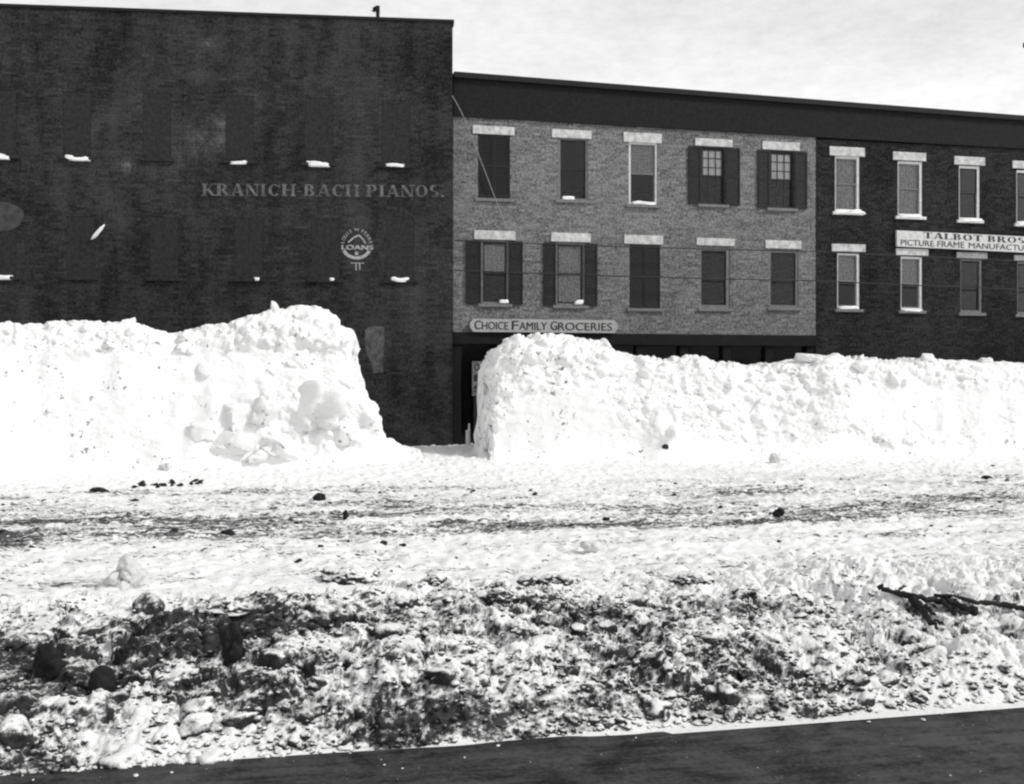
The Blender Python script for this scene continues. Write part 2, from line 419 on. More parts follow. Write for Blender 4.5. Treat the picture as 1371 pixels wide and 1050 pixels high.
# snow-covered road
nu, nv = 900, 440
S_, T_ = np.meshgrid(np.linspace(-13, 21, nu), 10.2+(27.8-10.2)*np.linspace(0, 1, nv)**1.0)
Z_ = base_h(S_, T_)+rough_h(S_, T_)
o = tag(street_obj('road', np.stack([S_, T_, Z_], -1).reshape(-1, 3), grid_faces(nu, nv), M['road']), kind='structure')
# foreground ridge of dirty thrown-up snow: the heap and its loose lumps in one uncountable mass
nu, nv = 1020, 520
S_, T_ = np.meshgrid(np.linspace(-5.2, 8.6, nu), 6.1+4.65*np.linspace(0, 1, nv)**1.25)
Z_ = base_h(S_, T_)+rough_h(S_, T_)-.12*sstep(10.3, 10.75, T_)
kk = sstep(6.3, 6.7, T_)*(1-sstep(9, 10.4, T_))
q1 = fbm(S_*5, T_*5, Z_*5, 91, 4, .6); q2 = fbm(S_*5, T_*5, Z_*5, 95, 4, .6); q3 = billow(S_*9, T_*9, Z_*9, 97, 4, .6)
hv = np.stack([S_+kk*.02*q1, T_+kk*(.02*q2-.10*(Z_-base_h(S_, T_))), Z_+kk*.03*(q3-.5)], -1).reshape(-1, 3); hf = grid_faces(nu, nv)
KEEP = [(1165, 785, 1400, 868), (40, 850, 95, 935), (112, 875, 163, 955), (290, 825, 335, 920)]
def to_px(s, t, z):
    X, Y = to_world(s, t); return CX+X/Y*F, HY+(HC-z)/Y*F
items = []
for i in range(3800):
    t = 6.24+3.6*random.random()**1.45; s = random.uniform(-5.1, 8.5)
    if vnoise(np.array([s*.9]), np.array([t*1.1]), 0, 71)[0]+random.uniform(-.8, .8) < -.15+.25*max(0, t-8): continue
    X_, Y_ = to_px(s, t, .3)
    if any(x0 < X_ < x1 and y0 < Y_ < y1 for x0, y0, x1, y1 in KEEP): continue
    r = min(.10, math.exp(random.gauss(-3.75, .6)))*(1 if t < 8.4 else .7)
    items.append([s, t, 0, (r*random.uniform(.9, 1.5), r*random.uniform(.8, 1.3), r*random.uniform(.6, 1.0)), 3 if r > .03 else 2, i, random.uniform(.25, .45), random.choice((0, .2, .4, .6)),
                  (random.uniform(0, 6.3), random.uniform(-.6, .6), random.uniform(-.6, .6))])
ss = np.array([q[0] for q in items]); tt = np.array([q[1] for q in items]); hh = base_h(ss, tt)+rough_h(ss, tt)
for q, h in zip(items, hh): q[2] = h+q[3][2]*random.uniform(-.6, .2)
for i in range(14000):                   # fine crumbs
    t = 6.2+4.0*random.random()**1.35; s = random.uniform(-5.1, 8.5); r = min(.03, math.exp(random.gauss(-4.45, .35)))
    X_, Y_ = to_px(s, t, .3)
    if any(x0+8 < X_ < x1-8 and y0 < Y_ < y1 for x0, y0, x1, y1 in KEEP): continue
    items.append([s, t, None, (r*1.25, r*1.1, r*.85), 1, i, .4, 0, (random.uniform(0, 6), random.uniform(-.5, .5), 0)])
c0 = [i for i, q in enumerate(items) if q[2] is None]
ss = np.array([items[i][0] for i in c0]); tt = np.array([items[i][1] for i in c0]); hh = base_h(ss, tt)+rough_h(ss, tt)
for i, h in zip(c0, hh): items[i][2] = h+items[i][3][2]*.35; items[i][1] -= .06*h
for i in range(34):                      # slush bits kicked out on the pavement
    t = 6.2-abs(random.gauss(0, .16)); s = random.uniform(-3.5, 6.8); r = math.exp(random.gauss(-4.9, .45))
    items.append([s, t, r*.3, (r*1.4, r, r*.6), 2, 9000+i, .4, 0, (random.uniform(0, 6), 0, 0)])
lv, lf = merge_lumps(None, None, items)
q4 = np.concatenate([hf[:, [0, 1, 2]], hf[:, [0, 2, 3]]])
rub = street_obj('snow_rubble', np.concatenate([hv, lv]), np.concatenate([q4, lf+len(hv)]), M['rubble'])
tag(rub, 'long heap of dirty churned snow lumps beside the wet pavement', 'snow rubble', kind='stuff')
# clods and frozen droppings scattered over the road
items = []
for i in range(420):
    band = random.choice((14.4, 14.6, 16.1, 17.9, 12.8, 19, None, None))
    t = random.gauss(band, .35) if band else random.uniform(10.6, 21.5)
    s = random.uniform(-10, 16)
    if band and s > 3 and random.random() < .4: continue
    r = min(.08, math.exp(random.gauss(-4.0, .5)))
    items.append([s, t, 0, (r*1.3, r, r*.7), 2, 5000+i, .45, 0, (random.uniform(0, 6), 0, 0)])
ss = np.array([q[0] for q in items]); tt = np.array([q[1] for q in items]); hh = base_h(ss, tt)+rough_h(ss, tt)
for q, h in zip(items, hh): q[2] = h+q[3][2]*.2
lv, lf = merge_lumps(None, None, items)
tag(street_obj('road_dirt', lv, lf, M['clod']), 'small dark clods strewn along the sledge ruts in the snowy road', 'dirt', kind='stuff')

# ------------------------------------------------------------------ snow banks
def bank(side, s0, s1, ds, label):
    nu = int((s1-s0)/ds); nv = 150
    tf = np.concatenate([np.linspace(22.0, 24.5, 420), np.linspace(24.51, 25.6, 90)])
    ss = np.linspace(s0, s1, nu); SF, TF = np.meshgrid(ss, tf); ZF = bank_h(SF, TF, side)
    ts = np.zeros(196+34); T_ = np.zeros((len(ts), nu)); A_ = np.zeros_like(T_)
    for i in range(nu):                      # rows evenly spaced along the slope of each column
        L = np.concatenate([[0], np.cumsum(np.hypot(np.diff(tf), np.diff(ZF[:, i])))]); k = 419
        q = np.concatenate([np.linspace(0, L[k], 196), np.linspace(L[k]+.03, L[-1], 34)])
        T_[:, i] = np.interp(q, L, tf); A_[:, i] = q-L[k]*.5
    S_ = np.tile(ss, (len(ts), 1))
    Z_ = bank_h(S_, T_, side)
    P = np.stack([S_, T_, Z_], -1)
    du = np.gradient(P, axis=1); dv = np.gradient(P, axis=0)
    N = np.cross(du, dv); N /= np.linalg.norm(N, axis=-1, keepdims=True)
    hgt = sstep(.02, .35, Z_-base_h(S_, T_))
    a, b = S_*.95, T_*.8+Z_*1.0
    w1, v1 = worley(a*1.7+.35*vnoise(a*1.5, b*1.5, 0, 31), b*1.7+.35*vnoise(a*1.5, b*1.5, 0, 32), 33)
    w2, v2 = worley(a*5.5+.4*vnoise(a*4, b*4, 0, 34), b*5.5, 35)
    w3, v3 = worley(a*13, b*13+.4*vnoise(a*9, b*9, 0, 36), 37)
    clump = sstep(-.25, .45, vnoise(a*.35, b*.5, 0, 38))
    if side == 'L': clump = clump*.5+.6*sstep(-6.8, -4.8, S_)*(1-.3*sstep(2.6, 3.4, Z_))
    top = sstep(2.4, 3.1, Z_) if side == 'L' else sstep(1.6, 2.3, Z_)
    d = w1*v1*.17*clump+w2*(v2 > .45)*v2*.075*(.25+.6*clump+.45*top)+w3*v3*.028*(.3+.7*clump+.5*top)+.06*fbm(a*.8, b*.9, 0, 39, 5, .55)+.085*(np.tanh(1.6*(billow(a*2.3, b*2.3, 0, 139, 6, .55)-.58)))*(.25+.6*clump+.25*top)
    calm = .30+.70*sstep(-.35, .30, vnoise(a*.42, b*.6, 0, 239)+.55*(clump-.5)+.9*(top-.45))
    P = P+N*(((d-.03)*calm*(1 if side == 'L' else .8)-.03)*hgt)[..., None]
    V = P.reshape(-1, 3); q = grid_faces(nu, len(ts)); Fc = np.concatenate([q[:, [0, 1, 2]], q[:, [0, 2, 3]]])
    items = []; g = random.Random(5 if side == 'L' else 6)
    want = 330 if side == 'L' else 420
    while len(items) < want:                 # broken clods of packed snow frozen into the bank
        i = g.randrange(nu); mode = g.random()
        j = g.randrange(140, 200) if mode < .4 else g.randrange(40, 185)
        x, y, z = P[j, i]
        dens = (.05+.95*float(clump[j, i]))*float(calm[j, i]) if mode >= .4 else .7
        if g.random() > dens or hgt[j, i] < .8 or N[j, i, 2] < .02: continue
        if side == 'L' and z < 2.4 and x < -7.2: continue
        rr = min(.24, math.exp(g.gauss(-2.75, .5)))
        off = g.uniform(-.35, .25)*rr-.05
        n = N[j, i]
        items.append((x+n[0]*off, y+n[1]*off, z+n[2]*off, (rr*g.uniform(.9, 1.5), rr*g.uniform(.8, 1.1), rr*g.uniform(.6, .95)), 3, g.randrange(9999), .22, g.uniform(.3, .9), (g.uniform(0, 6), g.uniform(-.5, .5), g.uniform(-.5, .5))))
    lv, lf = merge_lumps(None, None, items)
    o = street_obj('snow_bank', np.concatenate([V, lv]), np.concatenate([Fc, lf+len(V)]), M['snow'])
    return tag(o, label, 'snow bank')
bank('L', -13.0, 2.9, .028, 'taller white snow bank before the dark building, its cut end beside the gap')
bank('R', float(RS[0]), 20.5, .030, 'long lower white snow bank in front of the grocery and frame shop')
# blocks broken off the left bank
CH = 'broken snow blocks in the face of the tall bank'
def on(px, py, fn): return hit(px, py, fn)
blocks = [(418, 552, 52, 42, .3, 'largest rounded snow block, standing highest in the face of the tall snow bank'),
          (374, 600, 30, 26, .5, 'dark-edged round snow block at the foot of the tall bank'),
          (302, 596, 30, 23, .4, 'pale snow block low in the bank, left of the dark-edged round one'),
          (352, 556, 28, 22, .3, 'snow block just left of the largest block in the tall bank'),
          (314, 556, 26, 18, .5, 'wide flat snow block halfway up the left part of the tumbled blocks'),
          (342, 614, 20, 13, .2, 'small snow block at the bank foot between two round blocks'),
          (270, 578, 20, 16, .4, 'leftmost small snow block of the tumbled group in the tall bank'),
          (455, 580, 30, 20, .4, 'smooth snow block low beside the cut end of the tall bank'),
          (368, 414, 8, 10, .5, 'small upright snow lump on the very top of the tall bank')]
for i, (px, py, w, h, bl, lab) in enumerate(blocks):
    p = on(px, py, left_fn) if py > 430 else hit(px, 424, left_fn)
    k = p.y/F
    if py < 430: p = Vector((p.x, p.y, HC+(HY-py)/F*p.y))
    q_ = .80 if i == 0 else .95; sz = (w*k*q_, w*k*.85*q_, h*k*q_)
    o = lump('snow_block', p+Vector((0, w*k*.22, 0)), sz, M['blocksnow'], 300+i, 4, .34, bl+.35, (random.uniform(-.5, .5), random.uniform(-.3, .3), random.uniform(-.3, .3)))
    tag(o, lab, 'snow block', CH)
for i, (px, py, w, h, lab) in enumerate([(1082, 477, 20, 7, 'flat-topped snow lump on the crest of the long bank under the dark brick house'), (1245, 478, 13, 8, 'rounded snow lump on the crest of the long bank under the picture frame sign')]):
    p = hit(px, 485, right_fn); k = p.y/F
    o = lump('snow_block', (p.x, p.y+.15, HC+(HY-py-2)/F*p.y), (w*k, w*k*.8, h*k), M['snow'], 340+i, 4, .25, .5)
    tag(o, lab, 'snow block', 'snow lumps on the long bank')
# loose blocks on the road
loose = [(166, 768, 44, 30, 'greysnow', 'large greyish pyramid of snow lying alone on the road at left', .2),
         (793, 733, 14, 9, 'greysnow', 'small grey snow lump in the middle of the road beyond the dirty heap', .3),
         (428, 665, 9, 7, 'clod', 'dark grey lump on the road below the large snow blocks', .2),
         (222, 625, 10, 8, 'greysnow', 'little grey block at the foot of the tall bank, far left', .6),
         (1039, 616, 8, 9, 'greysnow', 'little upright grey block at the foot of the long bank', .7),
         (1172, 588, 10, 6, 'greysnow', 'little grey block stuck in the face of the long bank', .6),
         (463, 690, 5, 6, 'clod', 'small black upright clod between the ruts left of the middle', .2),
         (1044, 687, 8, 7, 'clod', 'black clod on the road right of the middle, biggest of the dark bits there', .3),
         (130, 656, 10, 3, 'clod', 'short flat dark clod left of the longer dark patch below the bank', .2),
         (890, 598, 5, 4, 'clod', 'dark lump standing in for a hollow in the long bank face', .3)]  # last entry: dark lump added for the shade of a hollow
for i, (px, py, w, h, mt, lab, bl) in enumerate(loose):
    fn = right_fn if (py < 630 and px > 650) else (left_fn if py < 640 else ground_fn)
    p = hit(px, py+h*.7, fn); k = p.y/F
    if i == 0:
        its = []
        for j in range(46):
            f_ = j/46; zz = h*k*1.15*f_**1.4; sp_ = w*k*.62*(1-f_)
            an = random.uniform(0, 6.3); rr = random.uniform(.26, .46)*h*k*(1-.2*f_)
            its.append((sp_*math.cos(an), .7*sp_*math.sin(an), zz+rr*.2, (rr*1.25, rr, rr*.9), 4 if j < 14 else 3, 1200+j, .3, random.choice((.2, .5)), (an, .3, .2)))
        lv, lf = merge_lumps(None, None, its)
        o = link('snow_block', np_mesh('snow_block', lv, lf), M['greysnow']); o.location = p+Vector((0, w*k*.3, 0)); tag(o, lab, 'snow block'); continue
    o = lump('snow_block' if mt == 'greysnow' else 'clod_hole_lump', p+Vector((0, w*k*.3, h*k*.6)), (w*k, w*k*.8, h*k), M[mt], 400+i, 4, .38, bl, (random.uniform(-.6, .6), 0, random.uniform(-.2, .2)), None, 0)
    tag(o, lab, 'snow block' if mt == 'greysnow' else 'clod')
# patch of dark earth showing at the foot of the bank
b = []
for i in range(26):
    px = random.choice((205, 218, 232, 244, 266, 192))+random.gauss(0, 5); p = hit(px, 650+random.gauss(0, 1.6)-(px-190)*.04, ground_fn); k = p.y/F
    b.append([p.x, p.y, p.z, (k*random.uniform(2, 5.5), k*4, k*random.uniform(1.2, 3.4)), 2, 700+i, .4, 0, (random.random(), 0, 0)])
lv, lf = merge_lumps(None, None, b)
tag(link('earth_patch', np_mesh('earth_patch', lv, lf), M['clod']), 'long patch of black earth showing at the foot of the tall bank', 'earth')
# black lumps added to stand in for dark holes in the dirty heap
for i, (px, py, w, h, lab) in enumerate([(67, 890, 19, 29, 'notched black lump standing in for a hole in the dirty heap, leftmost of three'),
                                         (137, 914, 18, 26, 'smooth oval black lump standing in for a hole in the dirty heap, middle of three'),
                                         (311, 868, 14, 34, 'tall narrow black lump standing in for a hole in the dirty heap, right of the oval one')]):
    p = hit(px, py+h*.4, ground_fn); k = p.y/F
    o = lump('clod_hole_lump', p+Vector((0, w*k*.05, h*k*.3)), (w*k, w*k*.8, h*k), M['clod'], 500+i, 4, .50 if i != 1 else .08, 0, (0, .15, 0))
    tag(o, lab, 'clod', 'black lumps for holes in the dirty heap')
for i, (px, py, w, h, lab) in enumerate([(470, 764, 42, 17, 'low mound of dark dirty snow beyond the heap, left of the middle'),
                                         (585, 776, 26, 8, 'small dark mound on the snow just right of the larger dirty mound'),
                                         (735, 775, 52, 8, 'long low dirty snow mound beyond the heap, just right of the middle'),
                                         (668, 795, 18, 9, 'little dark mound tucked before the long low dirty mound'),
                                         (928, 772, 40, 9, 'dirty snow mound beyond the heap, nearest to the forked branch'),
                                         (305, 812, 38, 7, 'dark dirty mound just behind the tall narrow black lump')]):
    p = hit(px, py+h*.5, ground_fn); k = p.y/F
    items = [[p.x, p.y, p.z-.01, (w*k*.95, w*k*.8, h*k*.8), 4, 850+i, .4, 0, (0, 0, 0)]]
    for j in range(70):
        a = random.uniform(0, 6.3); q = random.random()**.7
        p = hit(px+w*.66*q*math.cos(a), py+h*.7+h*.35*math.sin(a)*q, ground_fn); k = p.y/F; r = k*random.uniform(3.5, 8.5)
        items.append([p.x, p.y, p.z+(1-q)*h*k*.9, (r*1.4, r, r*.8), 3, 900+60*i+j, .45, 0, (a, .2, .2)])
    lv, lf = merge_lumps(None, None, items)
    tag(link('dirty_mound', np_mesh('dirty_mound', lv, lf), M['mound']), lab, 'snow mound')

# fallen branches
def limb(pts, r0, r1, seed, fn=ground_fn, lift=.075):
    out = []; n = len(pts)
    P = [hit(a, b, fn)+Vector((0, 0, lift)) for a, b in pts]
    for i in range(n-1):
        for k in range(6):
            q = P[i].lerp(P[i+1], k/6); j = i*6+k
            out.append(q+Vector((random.gauss(0, .006), random.gauss(0, .006), random.gauss(0, .008))))
    out.append(P[-1]); m = len(out)
    return out, [(r0+(r1-r0)*i/(m-1))*(1+.28*float(vnoise(np.array([i*1.1]), np.array([seed*3.3]))[0])) for i in range(m)]
mb = MB(); mb.tube(*limb([(1176, 799), (1200, 806), (1228, 812), (1262, 818), (1290, 828), (1306, 832)], .020, .034, 1))
mb.tube(*limb([(1222, 812), (1232, 828), (1246, 846), (1256, 856)], .04, .010, 2))
mb.tube(*limb([(1240, 824), (1252, 836)], .016, .010, 3)); mb.tube(*limb([(1262, 818), (1276, 832), (1296, 833)], .022, .012, 4))
for q_ in ([(1200, 806), (1206, 800), (1214, 797)], [(1246, 846), (1256, 846), (1263, 850)], [(1276, 824), (1284, 833), (1288, 838)], [(1262, 818), (1272, 811), (1285, 809)]): mb.tube(*limb(q_, .014, .006, 9))
br = mb.build('fallen_branch', M['wood'], smooth=True)
tag(br, 'black forked branch half buried in snow at the right of the heap', 'branch')
mb = MB(); mb.tube(*limb([(1250, 808), (1309, 817), (1345, 823), (1380, 829), (1420, 835)], .016, .030, 5))
tag(mb.build('fallen_pole', M['wood'], smooth=True), 'thin straight black pole lying on the snow right of the forked branch', 'pole')

# ------------------------------------------------------------------ buildings
class Wall:
    def __init__(s, th, X0, Y0): s.th, s.X0, s.Y0 = th, X0, Y0; s.c, s.n = math.cos(th), math.sin(th)
    def at(s, px, py, y=0.0):                # pixel -> (u, z) on the wall plane set back by y
        u = (px-CX)/F
        Y = (s.Y0*s.c-s.X0*s.n+y)/(s.c-u*s.n); X = u*Y
        return (X-s.X0)*s.c+(Y-s.Y0)*s.n, HC+(HY-py)/F*Y
    def rect(s, x0, x1, y0, y1, y=0.0):
        xm, ym = (x0+x1)/2, (y0+y1)/2
        return s.at(x0, ym, y)[0], s.at(x1, ym, y)[0], s.at(xm, y1, y)[1], s.at(xm, y0, y)[1]
def holed(mb, u0, u1, z0, z1, holes, depth):
    us = sorted({u0, u1, *[h[0] for h in holes], *[h[1] for h in holes]}); zs = sorted({z0, z1, *[h[2] for h in holes], *[h[3] for h in holes]})
    vi = {}
    def V(x, y, z):
        k = (round(x, 5), round(y, 5), round(z, 5))
        if k not in vi: vi[k] = len(mb.v); mb.v.append((x, y, z))
        return vi[k]
    for a, b in zip(us, us[1:]):
        for c, d in zip(zs, zs[1:]):
            mx, mz = (a+b)/2, (c+d)/2
            if any(h[0] < mx < h[1] and h[2] < mz < h[3] for h in holes): continue
            mb.f.append([V(a, 0, c), V(b, 0, c), V(b, 0, d), V(a, 0, d)])
    for a, b, c, d in holes:
        for (p, q) in (((a, c), (b, c)), ((b, c), (b, d)), ((b, d), (a, d)), ((a, d), (a, c))):
            mb.f.append([V(p[0], 0, p[1]), V(q[0], 0, q[1]), V(q[0], depth, q[1]), V(p[0], depth, p[1])])
def shell(parent, u0, u1, z0, z1, holes, m, depth=.24, D=9.0, name='wall'):
    """front with real openings, side and back walls"""
    mb = MB(); holed(mb, u0, u1, z0, z1, holes, depth)
    def q(*p): b = len(mb.v); mb.v.extend(p); mb.f.append(list(range(b, b+len(p))))
    q((u0, D, z0), (u0, 0, z0), (u0, 0, z1), (u0, D, z1)); q((u1, 0, z0), (u1, D, z0), (u1, D, z1), (u1, 0, z1)); q((u1, D, z0), (u0, D, z0), (u0, D, z1), (u1, D, z1))
    me = bpy.data.meshes.new(name); me.from_pydata(mb.v, [], mb.f); me.update()
    return link(name, me, m, parent)
def sill_snow(parent, W, x0, x1, y0, y1, seed, y=-.06, dep=.07, tilt=0):
    u0, u1, z0, z1 = W.rect(x0, x1, y0, y1, y); w = (u1-u0)/2; h = (z1-z0)/2
    v, f = lump_verts(4, (w, dep, h), seed, .2, 0)
    v = v/np.array((w, dep, h)); v = (np.sign(v)*np.abs(v)**.62)*np.array((w, dep, h))*.95
    v[:, 2] += h*.35*fbm(v[:, 0]*5+seed, v[:, 1]*0, 0, seed, 3)
    v[:, 2] = np.maximum(v[:, 2], -h*.75)
    if tilt: v = v @ rotm(0, 0, tilt).T
    o = link('sill_snow', np_mesh('sill_snow', v, f), M['sillsnow'], parent); o.location = ((u0+u1)/2, y, (z0+z1)/2)
    return o
def leaf(parent, u0, u1, z0, z1, y, m, name='shutter'):
    """a louvred shutter leaf: stiles, rails and slats"""
    mb = MB(); st = .045; th = .035
    mb.box(u0, u0+st, y, y+th, z0, z1); mb.box(u1-st, u1, y, y+th, z0, z1)
    for z in (z0, (z0+z1)/2-.03, z1-.07): mb.box(u0+st+.001, u1-st-.001, y+.002, y+th-.002, z, z+.07)
    n = int((z1-z0)/.06)
    for i in range(n):
        z = z0+.07+(z1-z0-.14)*i/n
        mb.hexa([(u0+st+.002, y+.004, z), (u1-st-.002, y+.004, z), (u1-st-.002, y+.012, z), (u0+st+.002, y+.012, z),
                 (u0+st+.002, y+.02, z+.045), (u1-st-.002, y+.02, z+.045), (u1-st-.002, y+.028, z+.045), (u0+st+.002, y+.028, z+.045)])
    return mb.build(name, m, parent)
def window(bld, W, op, lin, frame='dark', shut=None, closed=False, curtain=None, muntin=False, sillm='stonedim', lintm='stone', snow=None, seed=0, sill=True, fw=.05, lw=None, name='window'):
    """op/lin: pixel rectangles of the opening and of its lintel; shut: pixel span of the open shutters"""
    u0, u1, z0, z1 = W.rect(*op)
    mb = MB(); y0, y1 = .02, .14; e = .002
    lw = lw or fw
    mb.box(u0+e, u0+lw, y0, y1, z0+e, z1-e); mb.box(u1-fw, u1-e, y0, y1, z0+e, z1-e)
    mb.box(u0+lw+e, u1-fw-e, y0+.003, y1, z1-fw, z1-e); mb.box(u0+lw+e, u1-fw-e, y0+.003, y1, z0+e, z0+fw)
    win = mb.build(name, M[frame], bld)
    if closed == 'tallshut':
        mid = (u0+u1)/2
        for p_, q_ in ((u0+.004, mid-.002), (mid+.002, u1-.004)): MB().box(p_, q_, .006, .045, z0+.004, z1-.004).build('shutter', M[closed], win)
    elif closed:
        mid = (u0+u1)/2
        leaf(win, u0+.012, mid-.004, z0+.01, z1-.01, -.005, M[closed]); leaf(win, mid+.004, u1-.012, z0+.01, z1-.01, -.005, M[closed])
    a, b, c, d = u0+lw+.004, u1-fw-.004, z0+fw+.004, z1-fw-.004; zm = (c+d)/2
    sm = MB()
    for (zz0, zz1, yy) in ((c, zm+.018, .075), (zm-.018, d, .042)):
        sm.box(a, a+.035, yy, yy+.03, zz0, zz1); sm.box(b-.035, b, yy, yy+.03, zz0, zz1)
        sm.box(a+.036, b-.036, yy+.001, yy+.029, zz0, zz0+.04); sm.box(a+.036, b-.036, yy+.001, yy+.029, zz1-.04, zz1)
        if muntin:
            for k in (1, 2): x = a+(b-a)*k/3; sm.box(x-.010, x+.010, yy+.004, yy+.026, zz0+.041, zz1-.041)
            for k in (1, 2): z = zz0+(zz1-zz0)*k/3; sm.box(a+.037, b-.037, yy+.006, yy+.024, z-.010, z+.010)
    sm.build('sash', M['greypaint' if frame == 'white' and curtain else 'darkpaint'], win)
    gm = MB(); gm.box(a+.03, b-.03, .055, .058, zm+.01, d-.03); gm.box(a+.03, b-.03, .088, .091, c+.03, zm-.01)
    gm.build('pane', M['glass'], win)
    if curtain:
        cm_, zlo = curtain; zl = c if zlo == 'full' else zm-.02+(0 if zlo == 'half' else zlo)
        n = 36; vs = []; fs = []
        for i in range(n+1):
            x = a+.02+(b-a-.04)*i/n; yy = (.092 if zlo != 'full' else .125)+.009*math.sin(i*1.35)+.006*math.sin(i*.5+seed)
            vs += [(x, yy, zl), (x, yy, d)]
        for i in range(n): fs.append([2*i, 2*i+2, 2*i+3, 2*i+1])
        me = bpy.data.meshes.new('curtain'); me.from_pydata(vs, [], fs); me.update()
        for p in me.polygons: p.use_smooth = True
        link('curtain', me, M[cm_], win)
    if lin:
        a0, a1, b0, b1 = W.rect(*lin, y=-.03)
        MB().box(a0, a1, -.035, .04, b0, b1).build('lintel', M[lintm], win, bevel=.006)
    if sill:
        MB().box(u0-.09, u1+.09, -.07, .045, z0-.085, z0-.003).build('sill', M[sillm], win, bevel=.006)
    if shut:
        p0, _, _, _ = W.rect(shut[0], shut[0]+1, op[2], op[3], -.05); p1 = W.rect(shut[1]-1, shut[1], op[2], op[3], -.05)[1]
        leaf(win, p0, u0-.005, z0-.01, z1-.01, -.05, M['shutter']); leaf(win, u1+.005, p1, z0-.01, z1-.01, -.05, M['shutter'])
    if snow: sill_snow(win, W, *snow, seed=seed, y=-.02)
    return (u0, u1, z0, z1)
def opening(W, op): return W.rect(*op)

def place(W, name, label, cat, zx=0):
    return empty(name, (W.X0, W.Y0, 0), W.th, label, cat)
def fit_text(txt, parent, m, u0, u1, z0, z1, y, depth=.006, name='lettering', bold=.0):
    cu = bpy.data.curves.new('t', 'FONT'); cu.body = txt; cu.size = 1; cu.extrude = 0
    to = bpy.data.objects.new('t', cu); C.objects.link(to)
    bpy.context.view_layer.update()
    me = bpy.data.meshes.new_from_object(to.evaluated_get(bpy.context.evaluated_depsgraph_get()))
    bpy.data.objects.remove(to); bpy.data.curves.remove(cu)
    co = np.array([v.co[:] for v in me.vertices]); lo = co.min(0); hi = co.max(0)
    for v in me.vertices:
        x = u0+(v.co.x-lo[0])/(hi[0]-lo[0])*(u1-u0); z = z0+(v.co.y-lo[1])/(hi[1]-lo[1])*(z1-z0)
        v.co = (x, y, z)
    me.name = name
    bm = bmesh.new(); bm.from_mesh(me)
    if bold:                                 # a second, slightly shifted coat thickens the strokes
        d = bmesh.ops.duplicate(bm, geom=list(bm.verts)+list(bm.edges)+list(bm.faces))
        for q in d['geom']:
            if isinstance(q, bmesh.types.BMVert): q.co.x += bold; q.co.y -= .0008; q.co.z += bold*.4
    for f in bm.faces:
        if f.normal.y > 0: f.normal_flip()
    bm.to_mesh(me); bm.free()
    return link(name, me, m, parent)
# a fat-face serif alphabet made of strokes: heavy uprights, hairline joins
TK, TN = .22, .07
def seg(x0, y0, x1, y1, w): return ('s', x0, y0, x1, y1, w)
def arc(cx, cy, rx, ry, a0, a1): return ('a', cx, cy, rx, ry, a0, a1)
SER = lambda x, y: seg(x-.2, y, x+.2, y, TN)
def up(x): return [seg(x, 0, x, 1, TK), SER(x, .03), SER(x, .97)]
GL = {'K': (.95, up(.2)+[seg(.32, .42, .78, .97, TN), seg(.42, .52, .78, 0, TK), SER(.78, .03), SER(.76, .97)]),
      'R': (.95, up(.2)+[arc(.42, .74, .32, .26, -90, 90), seg(.2, .97, .42, .97, TN), seg(.2, .5, .42, .5, TN), seg(.48, .48, .78, 0, TK), SER(.8, .03)]),
      'A': (1.0, [seg(.15, 0, .47, 1, TN), seg(.5, 1, .8, 0, TK), seg(.25, .3, .65, .3, TN), SER(.15, .03), SER(.82, .03)]),
      'N': (1.0, [seg(.15, 0, .15, 1, TN), seg(.17, 1, .78, 0, TK), seg(.82, 0, .82, 1, TN), SER(.15, .03), SER(.82, .97)]),
      'I': (.5, up(.22)), 'H': (1.0, up(.2)+up(.8)+[seg(.2, .5, .8, .5, TN)]),
      'C': (.95, [arc(.48, .5, .4, .5, 40, 320), seg(.82, .68, .82, .97, TN)]),
      'B': (.9, up(.2)+[arc(.4, .75, .3, .25, -90, 90), arc(.4, .26, .36, .26, -90, 90), seg(.2, .97, .4, .97, TN), seg(.2, .5, .4, .5, TN), seg(.2, .03, .4, .03, TN)]),
      'P': (.88, up(.2)+[arc(.42, .72, .34, .28, -90, 90), seg(.2, .97, .42, .97, TN), seg(.2, .46, .42, .46, TN)]),
      'O': (.98, [arc(.48, .5, .42, .5, 0, 360)]), 'L': (.82, up(.2)+[seg(.2, .03, .7, .03, TN), seg(.7, .03, .7, .3, TN)]),
      'T': (.92, [seg(.45, 0, .45, 1, TK), SER(.45, .03), seg(.08, .97, .82, .97, TN), seg(.08, .97, .08, .72, TN), seg(.82, .97, .82, .72, TN)]),
      'S': (.8, [arc(.38, .74, .3, .26, 60, 270), arc(.38, .26, .32, .26, -120, 90)]), '.': (.35, [seg(.15, 0, .15, .16, TK)]), '-': (.5, [seg(.06, .4, .42, .4, TN)]), ' ': (.42, [])}
